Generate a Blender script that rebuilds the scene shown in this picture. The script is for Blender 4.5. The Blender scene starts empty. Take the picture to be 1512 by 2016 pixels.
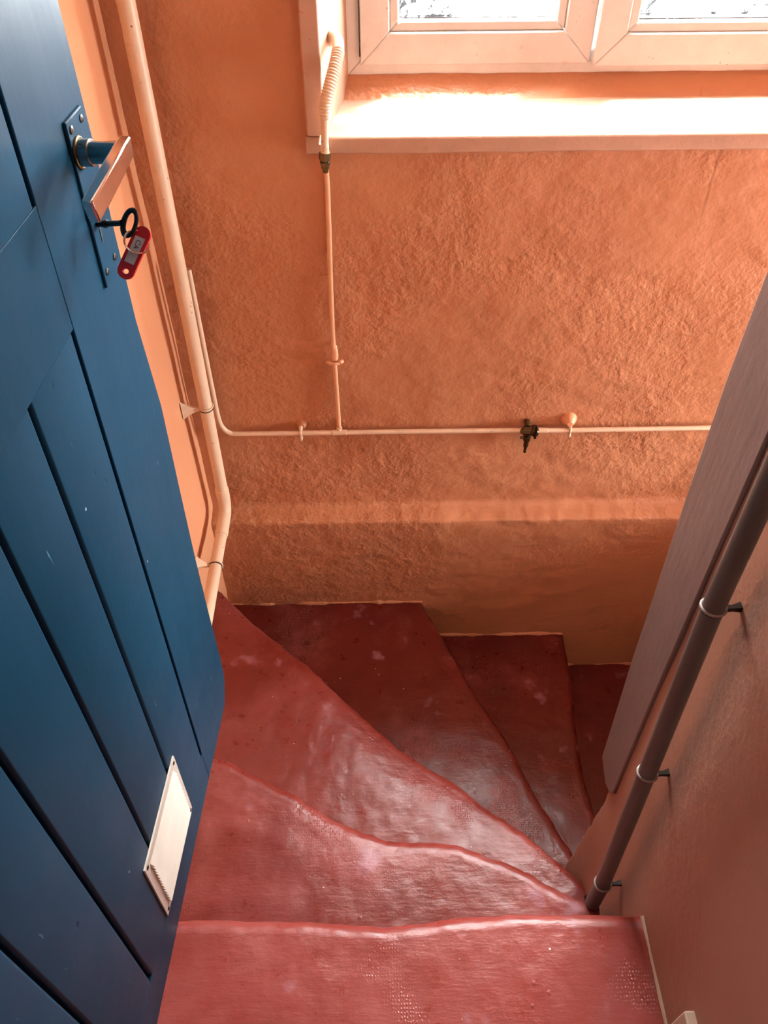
import bpy, math, random
from mathutils import Vector, Matrix, noise
random.seed(7)
C = bpy.context.scene.collection

# ------------------------------------------------------------------ camera
cam_data = bpy.data.cameras.new('camera')
cam = bpy.data.objects.new('camera', cam_data); C.objects.link(cam)
cam_data.sensor_fit = 'VERTICAL'; cam_data.sensor_height = 36.0; cam_data.lens = 1575.0 * 36.0 / 2016.0
cam_data.clip_start = 0.01
Rm = Matrix(((0.9999, 0.0135, -0.0055), (-0.0135, 0.7167, -0.6972), (-0.0055, 0.6972, 0.7168)))
M = Rm.to_4x4(); M.translation = Vector((0, 0, 1.5)); cam.matrix_world = M
bpy.context.scene.camera = cam

# ------------------------------------------------------------------ light and exposure
scn = bpy.context.scene
scn.view_settings.view_transform = 'Standard'; scn.view_settings.look = 'None'
scn.view_settings.gamma = 1.0; scn.view_settings.use_curve_mapping = False
scn.view_settings.exposure = -0.18
w = bpy.data.worlds.new('daylight'); scn.world = w; w.use_nodes = True
nt = w.node_tree; nt.nodes.clear()
wo = nt.nodes.new('ShaderNodeOutputWorld'); bg = nt.nodes.new('ShaderNodeBackground')
tc = nt.nodes.new('ShaderNodeTexCoord'); sp = nt.nodes.new('ShaderNodeSeparateXYZ')
rp = nt.nodes.new('ShaderNodeValToRGB')
nt.links.new(tc.outputs['Generated'], sp.inputs[0]); nt.links.new(sp.outputs['Z'], rp.inputs[0])
rp.color_ramp.elements[0].position = 0.0; rp.color_ramp.elements[0].color = (0.70, 0.70, 0.68, 1)
rp.color_ramp.elements[1].position = 0.06; rp.color_ramp.elements[1].color = (1.0, 0.99, 0.97, 1)
nt.links.new(rp.outputs[0], bg.inputs[0]); bg.inputs[1].default_value = 125.0
nt.links.new(bg.outputs[0], wo.inputs[0])
pl = bpy.data.lights.new('window_portal', 'AREA'); pl.shape = 'RECTANGLE'; pl.size = 1.16; pl.size_y = 1.06
pl.cycles.is_portal = True
po = bpy.data.objects.new('window_portal', pl); C.objects.link(po)
po.location = (0.51, 1.97, 1.44); po.rotation_euler = (math.radians(-90), 0, 0)
p2 = bpy.data.lights.new('window_portal', 'AREA'); p2.shape = 'RECTANGLE'; p2.size = 0.55; p2.size_y = 0.63
p2.cycles.is_portal = True
q2 = bpy.data.objects.new('window_portal', p2); C.objects.link(q2)
q2.location = (2.38, 1.265, 0.335); q2.rotation_euler = (math.radians(90), 0, math.radians(90))
sl = bpy.data.lights.new('sun', 'SUN'); sl.energy = 17.0; sl.angle = math.radians(2.5); sl.color = (1.0, 0.97, 0.92)
so = bpy.data.objects.new('sun', sl); C.objects.link(so)
so.rotation_euler = Vector((-0.24, -0.262, -1.0)).to_track_quat('-Z', 'Y').to_euler()
# added fill light, unseen behind the camera
rl = bpy.data.lights.new('rear_fill_light', 'AREA'); rl.shape = 'DISK'; rl.size = 0.5; rl.energy = 2.0; rl.color = (1.0, 0.93, 0.86)
ro = bpy.data.objects.new('rear_fill_light', rl); C.objects.link(ro); ro.location = (-0.1, -1.0, 2.28)

# ------------------------------------------------------------------ material helpers
def lin(c):
    return tuple(((v/255.0)/12.92 if v/255.0 <= 0.04045 else ((v/255.0+0.055)/1.055)**2.4) for v in c) + (1.0,)

class NT:
    def __init__(s, name):
        s.m = bpy.data.materials.new(name); s.m.use_nodes = True
        s.t = s.m.node_tree; s.b = s.t.nodes['Principled BSDF']; s.out = s.t.nodes['Material Output']
        s.co = s.t.nodes.new('ShaderNodeTexCoord').outputs['Object']
    def n(s, typ, **kw):
        x = s.t.nodes.new(typ)
        for k, v in kw.items(): setattr(x, k, v)
        return x
    def l(s, a, b): s.t.links.new(a, b)
    def mapping(s, scale, rot=(0, 0, 0)):
        x = s.n('ShaderNodeMapping'); s.l(s.co, x.inputs[0]); x.inputs['Scale'].default_value = scale
        x.inputs['Rotation'].default_value = rot; return x.outputs[0]
    def noise(s, scale, detail=4, rough=0.55, vec=None, dist=0.0):
        x = s.n('ShaderNodeTexNoise'); s.l(vec or s.co, x.inputs['Vector'])
        x.inputs['Scale'].default_value = scale; x.inputs['Detail'].default_value = detail
        x.inputs['Roughness'].default_value = rough; x.inputs['Distortion'].default_value = dist
        return x.outputs['Fac']
    def voro(s, scale, vec=None, feature='F1', out='Distance', rnd=1.0):
        x = s.n('ShaderNodeTexVoronoi', feature=feature); s.l(vec or s.co, x.inputs['Vector'])
        x.inputs['Scale'].default_value = scale; x.inputs['Randomness'].default_value = rnd; return x.outputs[out]
    def ramp(s, fac, lo, hi, a=0.0, b=1.0):
        x = s.n('ShaderNodeMapRange'); x.clamp = True; s.l(fac, x.inputs[0])
        for i, v in enumerate((lo, hi, a, b)): x.inputs[i+1].default_value = v
        return x.outputs[0]
    def math(s, op, a, b=None, clamp=False):
        x = s.n('ShaderNodeMath', operation=op); x.use_clamp = clamp
        for i, v in enumerate((a, b)):
            if v is None: continue
            if isinstance(v, (int, float)): x.inputs[i].default_value = v
            else: s.l(v, x.inputs[i])
        return x.outputs[0]
    def mix(s, fac, a, b):
        x = s.n('ShaderNodeMix', data_type='RGBA')
        if isinstance(fac, (int, float)): x.inputs[0].default_value = fac
        else: s.l(fac, x.inputs[0])
        for i, v in ((6, a), (7, b)):
            if isinstance(v, tuple): x.inputs[i].default_value = v
            else: s.l(v, x.inputs[i])
        return x.outputs[2]
    def xyz(s):
        x = s.n('ShaderNodeSeparateXYZ'); s.l(s.co, x.inputs[0]); return x.outputs
    def color(s, c):
        if isinstance(c, tuple): s.b.inputs['Base Color'].default_value = c
        else: s.l(c, s.b.inputs['Base Color'])
    def rough(s, r):
        if isinstance(r, (int, float)): s.b.inputs['Roughness'].default_value = r
        else: s.l(r, s.b.inputs['Roughness'])
    def bump(s, h, dist, strength=1.0, prev=None):
        x = s.n('ShaderNodeBump'); x.inputs['Strength'].default_value = strength
        x.inputs['Distance'].default_value = dist; s.l(h, x.inputs['Height'])
        if prev is not None: s.l(prev, x.inputs['Normal'])
        s.l(x.outputs[0], s.b.inputs['Normal']); return x.outputs[0]

WALL = (0.51, 0.228, 0.118, 1)
WALL2 = (0.455, 0.195, 0.098, 1)

def mat_plaster(name, rough_amt, base=WALL, base2=WALL2, stain=False):
    k = NT(name)
    big = k.noise(3.0, 3); c = k.mix(k.ramp(big, 0.35, 0.65), base, base2)
    # specks of dirt
    v = k.voro(55); sel = k.noise(9.0, 1)
    dirt = k.math('MULTIPLY', k.ramp(v, 0.07, 0.04), k.ramp(sel, 0.60, 0.66))
    c = k.mix(dirt, c, (0.10, 0.04, 0.02, 1))
    k.color(c); k.rough(0.42); k.b.inputs['Specular IOR Level'].default_value = 0.35
    if stain:
        x, y, z = k.xyz()
        dx = k.math('ABSOLUTE', k.math('SUBTRACT', k.math('ADD', x, k.math('MULTIPLY', k.noise(9, 2), 0.012)), 0.7145))
        st = k.math('MULTIPLY', k.ramp(dx, 0.001, 0.004, 0.55, 0.0), k.math('MULTIPLY', k.ramp(z, 0.62, 0.75), k.ramp(z, 0.90, 0.86)))
        k.color(k.mix(st, c, (0.22, 0.08, 0.03, 1)))
    # hand-trowelled relief: pebbly patches, smoother patches, a few raised strokes
    mask = k.ramp(k.noise(2.3, 2), 0.43, 0.60, 0.22, 1.0)
    peb = k.ramp(k.noise(95, 2, 0.5, vec=k.mapping((1.0, 1, 1.25))), 0.30, 0.75)
    clot = k.ramp(k.noise(38, 3, 0.55), 0.40, 0.70)
    str_ = k.ramp(k.noise(26, 2, 0.5, vec=k.mapping((0.35, 1, 1.7), (0, 0.5, 0))), 0.60, 0.72)
    smask = k.ramp(k.noise(3.4, 1), 0.52, 0.60)
    h = k.math('ADD', k.math('MULTIPLY', peb, k.math('ADD', k.math('MULTIPLY', mask, 0.6), 0.12)), k.math('MULTIPLY', k.math('MULTIPLY', clot, mask), 1.2))
    p = k.bump(h, 0.0026 * rough_amt, 0.6)
    p = k.bump(k.math('MULTIPLY', str_, smask), 0.0018 * rough_amt, 0.5, prev=p)
    k.bump(k.noise(7, 3, 0.5, vec=k.mapping((1, 1, 1.8))), 0.010 * rough_amt, 0.4, prev=p)
    return k.m

def mat_paint(name, col, rough=0.4, var=0.12, bump=0.0004, bscale=60, spec=0.5):
    k = NT(name)
    n1 = k.noise(14, 3)
    c2 = tuple(v * (1 - var) for v in col[:3]) + (1,)
    k.color(k.mix(k.ramp(n1, 0.3, 0.7), col, c2)); k.rough(rough)
    k.b.inputs['Specular IOR Level'].default_value = spec
    k.bump(k.noise(bscale, 4), bump, 1.0); return k.m

def mat_dirty_paint(name, col, dirtcol, thr=0.63, rough=0.42):
    k = NT(name)
    n1 = k.noise(16, 3); c2 = tuple(v * 0.9 for v in col[:3]) + (1,)
    c = k.mix(k.ramp(n1, 0.3, 0.7), col, c2)
    d = k.math('MULTIPLY', k.ramp(k.voro(70), 0.16, 0.08), k.ramp(k.noise(13, 2), thr - 0.07, thr))
    c = k.mix(d, c, dirtcol); smear = k.ramp(k.noise(30, 5, 0.7), 0.6, 0.8, 0, 0.45)
    c = k.mix(smear, c, tuple(v * 0.55 for v in col[:3]) + (1,))
    k.color(c); k.rough(rough); k.bump(k.noise(90, 3), 0.0006, 1.0); return k.m

def mat_metal(name, col, rough=0.3, var=0.15):
    k = NT(name); k.b.inputs['Metallic'].default_value = 1.0
    c2 = tuple(v * (1 - var) for v in col[:3]) + (1,)
    k.color(k.mix(k.noise(80, 4), col, c2)); k.rough(rough); return k.m

def mat_red(worn=0.0):
    k = NT('red_floor_paint')
    f = min(1.15, 0.58 + 0.85 * worn)  # lower treads get a darker base: their shade is in the colour
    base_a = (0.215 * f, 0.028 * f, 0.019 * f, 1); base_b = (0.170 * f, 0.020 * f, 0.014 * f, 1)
    n1 = k.noise(4, 4); c = k.mix(k.ramp(n1, 0.35, 0.65), base_a, base_b)
    # scuffed, chalky wear
    scuff = k.math('ADD', k.math('MULTIPLY', k.ramp(k.noise(5.0, 6, 0.65), 0.54 - worn * 0.2, 0.72), 0.40 + worn * 0.3), worn * 0.14)
    c = k.mix(scuff, c, (0.36, 0.088, 0.080, 1))
    dust = k.math('MULTIPLY', k.ramp(k.noise(10.0, 3, 0.5), 0.66, 0.74), 0.5)
    c = k.mix(dust, c, (0.40, 0.20, 0.26, 1))
    x, y, z = k.xyz()
    # flecks of pale plaster and dark chips
    fl = k.math('MULTIPLY', k.ramp(k.voro(42), 0.085, 0.05), k.ramp(k.noise(23.0, 1), 0.62, 0.66))
    c = k.mix(fl, c, (0.75, 0.55, 0.48, 1))
    ch = k.math('MULTIPLY', k.ramp(k.voro(34), 0.08, 0.05), k.ramp(k.noise(17.0, 1), 0.69, 0.72))
    c = k.mix(ch, c, (0.09, 0.03, 0.03, 1))
    # woven imprint left by a mat: pimples in patches
    dots = k.voro(1.0, vec=k.mapping((210, 165, 60)), rnd=0.35)
    patch = k.ramp(k.noise(4.5, 3), 0.54, 0.62)
    pim = k.math('MULTIPLY', k.ramp(dots, 0.42, 0.1), patch)
    c = k.mix(k.math('MULTIPLY', pim, 0.22), c, (0.62, 0.30, 0.26, 1))
    k.color(c)
    k.rough(k.ramp(k.noise(20, 5, 0.65), 0.35, 0.7, 0.27, 0.43))
    k.b.inputs['Specular IOR Level'].default_value = 0.36 if worn == 0 else 0.45
    lumps = k.noise(30, 5, 0.6); brush = k.noise(30, 4, 0.6, vec=k.mapping((1.0, 5.0, 1.0), (0, 0, 0.25)))
    blobs = k.math('MULTIPLY', k.ramp(k.math('ADD', k.voro(48), k.math('MULTIPLY', k.noise(60, 2), 0.25)), 0.34, 0.12), k.ramp(k.noise(13, 1), 0.60, 0.66))
    p = k.bump(lumps, 0.0032, 0.4); p = k.bump(brush, 0.0018, 0.3, prev=p)
    p = k.bump(blobs, 0.0012, 0.6, prev=p)
    k.bump(pim, 0.0011, 0.8, prev=p); return k.m

def mat_blue():
    k = NT('blue_door_paint')
    n1 = k.noise(3.2, 4); c = k.mix(k.ramp(n1, 0.3, 0.7), (0.008, 0.047, 0.088, 1), (0.006, 0.036, 0.070, 1))
    s1 = k.noise(26, 3, 0.5, vec=k.mapping((6, 1, 0.5), (0, 0.5, 0)), dist=1.0)
    scr = k.math('MULTIPLY', k.ramp(s1, 0.705, 0.74), k.ramp(k.noise(6, 2), 0.5, 0.6))
    c = k.mix(k.math('MULTIPLY', scr, 0.6), c, (0.14, 0.28, 0.42, 1))
    chip = k.math('MULTIPLY', k.ramp(k.voro(30), 0.075, 0.05), k.ramp(k.noise(8, 1), 0.60, 0.64))
    c = k.mix(chip, c, (0.30, 0.42, 0.52, 1))
    dent = k.math('MULTIPLY', k.ramp(k.voro(19), 0.10, 0.03), k.ramp(k.noise(6.3, 1), 0.56, 0.6))
    c = k.mix(dent, c, (0.008, 0.025, 0.05, 1))
    k.color(c); k.rough(k.ramp(k.noise(7, 4), 0.3, 0.7, 0.32, 0.42))
    k.b.inputs['Specular IOR Level'].default_value = 0.07
    p = k.bump(k.noise(5, 3, 0.5, vec=k.mapping((2.5, 1, 0.7))), 0.004, 0.3)
    p = k.bump(k.noise(45, 3, 0.5, vec=k.mapping((2, 1, 1))), 0.0003, 0.5, prev=p)
    k.bump(k.math('MULTIPLY', dent, -1.0), 0.0015, 0.8, prev=p); return k.m

def mat_wood():
    k = NT('grey_timber_paint')
    c = k.mix(k.ramp(k.noise(6, 4, 0.6, vec=k.mapping((1, 1, 0.5))), 0.3, 0.7), (0.225, 0.165, 0.155, 1), (0.165, 0.122, 0.115, 1))
    st = k.ramp(k.noise(14, 4, 0.6, vec=k.mapping((1, 1.6, 0.32), (0.1, 0, 0)), dist=0.5), 0.56, 0.72, 0, 0.55)
    c = k.mix(st, c, (0.115, 0.085, 0.08, 1))
    nick = k.math('MULTIPLY', k.ramp(k.voro(45), 0.09, 0.05), k.ramp(k.noise(15, 1), 0.6, 0.64))
    c = k.mix(nick, c, (0.6, 0.5, 0.42, 1))
    k.color(c); k.rough(0.40)
    p = k.bump(k.noise(40, 3, 0.5, vec=k.mapping((1, 2.0, 0.25), (0.1, 0, 0))), 0.0012, 0.5)
    k.bump(k.noise(18, 4, 0.6), 0.003, 0.5, prev=p); return k.m

def mat_glass(amt=0.96):
    k = NT('patterned_glass' if amt else 'clear_glass')
    t = k.t
    tr = k.n('ShaderNodeBsdfTransparent'); gl = k.n('ShaderNodeBsdfGlossy'); gl.inputs['Roughness'].default_value = 0.08
    df = k.n('ShaderNodeBsdfDiffuse'); df.inputs['Color'].default_value = (0.16, 0.22, 0.26, 1)
    m1 = k.n('ShaderNodeMixShader'); m2 = k.n('ShaderNodeMixShader')
    m1.inputs[0].default_value = 0.05; k.l(tr.outputs[0], m1.inputs[1]); k.l(gl.outputs[0], m1.inputs[2])
    pat = k.math('MULTIPLY', k.ramp(k.noise(26, 3, 0.6, vec=k.mapping((1, 1, 1.0)), dist=2.5), 0.50, 0.54), k.ramp(k.noise(5.0, 1), 0.46, 0.50))
    k.l(k.math('MULTIPLY', pat, amt), m2.inputs[0]); k.l(m1.outputs[0], m2.inputs[1]); k.l(df.outputs[0], m2.inputs[2])
    k.l(m2.outputs[0], k.out.inputs['Surface'])
    bp = k.n('ShaderNodeBump'); k.l(k.noise(40, 3), bp.inputs['Height']); bp.inputs['Distance'].default_value = 0.003
    k.l(bp.outputs[0], gl.inputs['Normal'])
    return k.m

PLASTER = mat_plaster('rough_orange_plaster', 1.0, stain=True)
PLASTER_SMOOTH_LIT = mat_plaster('smooth_orange_plaster_lit', 0.25, (0.72, 0.345, 0.185, 1), (0.70, 0.33, 0.175, 1))  # the same wall paint, lightened so the left wall's light is in its colour
PLASTER_LIP = mat_plaster('pale_plaster_lip', 0.6, (0.58, 0.28, 0.145, 1), (0.48, 0.21, 0.105, 1))
PLASTER_RIGHT_SHADED = mat_plaster('inner_wall_plaster_shaded', 0.22, (0.42, 0.235, 0.17, 1), (0.37, 0.20, 0.14, 1))  # the same paint browned: the right wall's shade is in its colour
CEIL = mat_paint('ceiling_paint', (0.52, 0.36, 0.27, 1), 0.7)
TRIM = mat_dirty_paint('pink_trim_paint', (0.50, 0.30, 0.21, 1), (0.25, 0.10, 0.06, 1), 0.68)
RED = mat_red(); RED_WORN_LIT = mat_red(0.9); RED_MID = mat_red(0.35); BLUE = mat_blue(); WOOD = mat_wood()  # one red paint in three tones: wear plus each step's light and shade
DARK_BLUE = mat_paint('dark_blue_groove', (0.010, 0.035, 0.06, 1), 0.5)
CREAM = mat_dirty_paint('cream_pipe_paint', (0.80, 0.60, 0.42, 1), (0.16, 0.07, 0.04, 1), 0.62)
PIPE_ORANGE = mat_dirty_paint('orange_pipe_paint', (0.76, 0.42, 0.24, 1), (0.2, 0.08, 0.04, 1), 0.68)
UPVC = mat_dirty_paint('white_plastic_frame', (0.90, 0.90, 0.88, 1), (0.35, 0.25, 0.18, 1), 0.66, 0.3)
SEAL = mat_paint('black_seal', (0.03, 0.028, 0.028, 1), 0.6)
CAULK = mat_paint('cream_paint_line', (0.62, 0.50, 0.38, 1), 0.5, bump=0.001)
GREYPIPE = mat_paint('grey_pipe_paint', (0.110, 0.108, 0.104, 1), 0.35)
WHITE_EDGE = mat_paint('grey_clip_paint', (0.30, 0.24, 0.22, 1), 0.35)
BRASS = mat_metal('old_brass', (0.16, 0.11, 0.05, 1), 0.42, 0.5)
CHROME = mat_metal('polished_metal', (0.80, 0.74, 0.70, 1), 0.14, 0.1)
NECK = mat_metal('dull_metal', (0.30, 0.31, 0.30, 1), 0.25, 0.05)
IRON = mat_metal('dark_iron', (0.06, 0.05, 0.045, 1), 0.4, 0.4)
VENT = mat_paint('cream_vent_paint', (0.62, 0.57, 0.50, 1), 0.38)
REDP = mat_paint('red_plastic', (0.48, 0.008, 0.012, 1), 0.28, bump=0.0001)
PAPER = mat_paint('paper_label', (0.50, 0.47, 0.47, 1), 0.5)
INK = mat_paint('black_ink', (0.02, 0.02, 0.03, 1), 0.6)
HOLE = mat_paint('dark_hole', (0.012, 0.008, 0.006, 1), 0.8)
GLASS = mat_glass(); CLEAR = mat_glass(0.0)

# ------------------------------------------------------------------ mesh helpers
class MB:
    def __init__(s): s.v = []; s.f = []
    def add(s, vs, fs):
        b = len(s.v); s.v += [tuple(q) for q in vs]; s.f += [tuple(i + b for i in f) for f in fs]
    def box(s, x0, x1, y0, y1, z0, z1):
        s.add([(x, y, z) for z in (z0, z1) for y in (y0, y1) for x in (x0, x1)],
              [(0, 2, 3, 1), (4, 5, 7, 6), (0, 1, 5, 4), (2, 6, 7, 3), (0, 4, 6, 2), (1, 3, 7, 5)])
    def prism(s, poly, axis, a, b):
        # poly: 2-D points, extruded along axis from a to b
        n = len(poly)
        def P(p, t):
            return {'x': (t, p[0], p[1]), 'y': (p[0], t, p[1]), 'z': (p[0], p[1], t)}[axis]
        vs = [P(p, a) for p in poly] + [P(p, b) for p in poly]
        fs = [tuple(range(n))[::-1], tuple(range(n, 2*n))] + [(i, (i+1) % n, n + (i+1) % n, n + i) for i in range(n)]
        s.add(vs, fs)
    def tube(s, pts, r, seg=20, caps=True, rr=None, up=None):
        pts = [Vector(p) for p in pts]; n = len(pts)
        T = [(pts[min(i+1, n-1)] - pts[max(i-1, 0)]).normalized() for i in range(n)]
        u = Vector(up) if up else (Vector((0, 0, 1)) if abs(T[0].z) < 0.9 else Vector((1, 0, 0)))
        vs = []
        a = (u - T[0] * u.dot(T[0])).normalized()
        for i in range(n):
            a = (a - T[i] * a.dot(T[i])).normalized(); b = T[i].cross(a)
            ri = r[i] if isinstance(r, (list, tuple)) else r
            for j in range(seg):
                t = 2 * math.pi * j / seg
                vs.append(pts[i] + (a * math.cos(t) + b * math.sin(t)) * ri)
        fs = [(i*seg + j, i*seg + (j+1) % seg, (i+1)*seg + (j+1) % seg, (i+1)*seg + j) for i in range(n-1) for j in range(seg)]
        if caps: fs += [tuple(range(seg))[::-1], tuple(range((n-1)*seg, n*seg))]
        s.add(vs, fs)
    def rectsweep(s, pts, a, ws, hs):
        # rectangular section swept along pts: side vector a, half width ws, half height hs
        pts = [Vector(p) for p in pts]; n = len(pts); a = Vector(a).normalized(); vs = []
        for i in range(n):
            T = (pts[min(i+1, n-1)] - pts[max(i-1, 0)]).normalized()
            b = T.cross(a).normalized()
            for sx, sy in ((-1, -1), (1, -1), (1, 1), (-1, 1)):
                vs.append(pts[i] + a * sx * ws[i] + b * sy * hs[i])
        fs = [(i*4 + j, i*4 + (j+1) % 4, (i+1)*4 + (j+1) % 4, (i+1)*4 + j) for i in range(n-1) for j in range(4)]
        fs += [(3, 2, 1, 0), ((n-1)*4, (n-1)*4+1, (n-1)*4+2, (n-1)*4+3)]
        s.add(vs, fs)
    def torus(s, c, axis, R, r, seg=36, sec=10, sx=1.0, a0=0.0, a1=2*math.pi):
        c = Vector(c); ax = Vector(axis).normalized()
        u = Vector((0, 0, 1)) if abs(ax.z) < 0.9 else Vector((1, 0, 0))
        u = (u - ax * u.dot(ax)).normalized(); v = ax.cross(u)
        full = abs(a1 - a0 - 2*math.pi) < 1e-6; n = seg if full else seg + 1
        vs = []
        for i in range(n):
            t = a0 + (a1 - a0) * i / seg
            d = u * math.cos(t) + v * math.sin(t) * sx
            for j in range(sec):
                q = 2 * math.pi * j / sec
                vs.append(c + d * (R + r * math.cos(q)) + ax * r * math.sin(q))
        fs = []
        for i in range(seg if full else n - 1):
            k = (i + 1) % n
            for j in range(sec):
                fs.append((i*sec + j, k*sec + j, k*sec + (j+1) % sec, i*sec + (j+1) % sec))
        if not full: fs += [tuple(range(sec)), tuple(range((n-1)*sec, n*sec))[::-1]]
        s.add(vs, fs)
    def grid(s, rows):
        n = len(rows); m = len(rows[0])
        s.add([p for r in rows for p in r], [(i*m + j, i*m + j + 1, (i+1)*m + j + 1, (i+1)*m + j) for i in range(n-1) for j in range(m-1)])
    def build(s, name, mat, parent=None, bevel=0.0, segs=2, smooth=40, mtx=None, recalc=True):
        me = bpy.data.meshes.new(name); me.from_pydata(s.v, [], s.f)
        me.validate()
        if recalc:
            import bmesh
            bm = bmesh.new(); bm.from_mesh(me); bmesh.ops.recalc_face_normals(bm, faces=bm.faces); bm.to_mesh(me); bm.free()
        if smooth:
            me.shade_smooth(); me.set_sharp_from_angle(angle=math.radians(smooth))
        me.materials.append(mat)
        o = bpy.data.objects.new(name, me); C.objects.link(o)
        if parent: o.parent = parent
        if bevel:
            b = o.modifiers.new('bevel', 'BEVEL'); b.width = bevel; b.segments = segs; b.limit_method = 'ANGLE'
            b.angle_limit = math.radians(35)
        return o

def empty(name, loc=(0, 0, 0), mtx=None):
    o = bpy.data.objects.new(name, None); o.empty_display_size = 0.05; C.objects.link(o)
    if mtx is not None: o.matrix_world = mtx
    else: o.location = loc
    return o
def tag(o, label=None, cat=None, group=None, kind=None):
    for k, v in (('label', label), ('category', cat), ('group', group), ('kind', kind)):
        if v: o[k] = v
    return o
def fb(x, y, z, oct=4, s=1.0):
    return noise.fractal(Vector((x*s, y*s, z*s)), 0.8, 2.1, oct, noise_basis='PERLIN_ORIGINAL')
def resample(pts, n):
    P = [Vector(p) for p in pts]; L = [0]
    for i in range(1, len(P)): L.append(L[-1] + (P[i]-P[i-1]).length)
    out = []
    for k in range(n):
        t = L[-1] * k / (n-1); i = 1
        while i < len(P)-1 and L[i] < t: i += 1
        q = (t - L[i-1]) / max(L[i]-L[i-1], 1e-9); out.append(P[i-1].lerp(P[i], q))
    return out
def smooth_path(pts, n=8):
    P = [Vector(p) for p in pts]; out = []
    for i in range(len(P)-1):
        p0 = P[max(i-1, 0)]; p1 = P[i]; p2 = P[i+1]; p3 = P[min(i+2, len(P)-1)]
        for k in range(n):
            t = k / n
            out.append(0.5*((2*p1) + (p2-p0)*t + (2*p0-5*p1+4*p2-p3)*t*t + (3*p1-p0-3*p2+p3)*t**3))
    out.append(P[-1]); return out

XL, XR = -0.491, 0.450       # left wall face, right (inner) wall face
XE = 2.25                    # far end of the lower flight
RISE = 0.188

# ------------------------------------------------------------------ the shell
def wall_rows(xs, prof, nrm):
    rows = []
    for (y, z), (ny, nz) in zip(prof, nrm):
        row = []
        for x in xs:
            d = 0.006 * fb(x, y, z, 2, 3.0) + 0.0022 * fb(x + 5, y, z * 1.8, 4, 14.0)
            e = math.exp(-((z + 0.188) / 0.012) ** 2) * (0.0030 * fb(x, 3, 1, 4, 9.0) + 0.0012 * fb(x, 8, 1, 3, 45.0))
            edge = 0.0
            row.append((x, y + ny * (d + e) + edge, z + nz * (d + e)))
        rows.append(row)
    return rows
def frange(a, b, step):
    n = max(1, int(round((b - a) / step))); return [a + (b - a) * i / n for i in range(n + 1)]

DU = 1.662                   # upper wall face
mb = MB()
prof = []; nrm = []
for z in frange(-1.95, -0.75, 0.06): prof.append((1.600, z)); nrm.append((-1, 0))
for z in frange(-0.74, -0.205, 0.007): prof.append((1.600, z)); nrm.append((-1, 0))
prof += [(1.6004, -0.194), (1.6015, -0.1885), (1.606, -0.1850), (1.622, -0.183), (1.635, -0.1795), (1.648, -0.176), (1.656, -0.171), (1.661, -0.162)]
nrm += [(-1, .2), (-.8, .6), (-.4, .9), (-.15, 1), (-.15, 1), (-.2, 1), (-.5, .8), (-.9, .3)]
for z in frange(-0.155, 0.850, 0.007): prof.append((DU, z)); nrm.append((-1, 0))
xs = frange(XL - 0.02, 1.0, 0.007) + frange(1.05, XE, 0.06)
mb.grid(wall_rows(xs, prof, nrm))
# wall left of the window, and the wall right of and above it
z_up = frange(0.850, 1.30, 0.008) + frange(1.36, 2.35, 0.06)
mb.grid(wall_rows(frange(XL - 0.02, -0.100, 0.007), [(DU, z) for z in z_up], [(-1, 0)] * len(z_up)))
mb.grid(wall_rows(frange(1.10, XE, 0.08), [(DU, z) for z in z_up], [(-1, 0)] * len(z_up)))
z_top = frange(1.95, 2.35, 0.05)
mb.grid(wall_rows(frange(-0.100, 1.10, 0.05), [(DU, z) for z in z_top], [(-1, 0)] * len(z_top)))
# reveals of the window recess (left one splays inwards)
rv = []
for z in frange(0.85, 1.96, 0.012):
    rv.append([(-0.100 + 0.046 * t + 0.0015 * fb(t, z, 2, 3, 9), 1.655 + 0.245 * t, z) for t in [i / 14 for i in range(15)]])
mr = MB(); mr.grid(rv); tag(mr.build('trim_6', TRIM, smooth=60, recalc=False), 'splayed left side of the window recess', kind='structure')
mb.add([(1.10, DU, 0.85), (1.10, 1.90, 0.85), (1.10, 1.90, 1.95), (1.10, DU, 1.95)], [(0, 1, 2, 3)])
mb.add([(-0.10, DU, 1.95), (1.10, DU, 1.95), (1.10, 1.90, 1.95), (-0.06, 1.90, 1.95)], [(0, 1, 2, 3)])
# masonry behind, round the opening (keeps daylight out)
mb.box(XL - 0.25, XE, 1.74, 2.0, -1.95, 0.83)
mb.box(XL - 0.25, -0.110, 1.74, 1.905, 0.83, 2.40); mb.box(XL - 0.25, -0.056, 1.905, 2.0, 0.83, 2.40)
mb.box(1.105, XE, 1.74, 2.0, 0.83, 2.40)
mb.box(-0.058, 1.105, 1.74, 2.0, 1.955, 2.40)
wb = tag(mb.build('wall_back', PLASTER, smooth=60, recalc=False), 'rough orange plastered stairwell wall below and beside the window, with a ledge', kind='structure')

mb = MB()
rows = []
for z in frange(-1.95, -0.60, 0.15) + frange(-0.55, 1.30, 0.02) + frange(1.40, 2.35, 0.1):
    rows.append([(XL + 0.004 * fb(1, y, z, 2, 2.5) + (0.004 * fb(2, y, z, 3, 12) if z < -0.3 else 0), y, z) for y in frange(-1.60, 0.8, 0.1) + frange(0.82, 1.68, 0.015)])
mb.grid(rows)
mb.box(XL - 0.2, XL - 0.03, -1.6, 1.75, -1.95, 2.35)
tag(mb.build('wall_left', PLASTER_SMOOTH_LIT, smooth=60, recalc=False), 'smooth orange wall lit by the window, behind the blue door', kind='structure')

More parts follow.
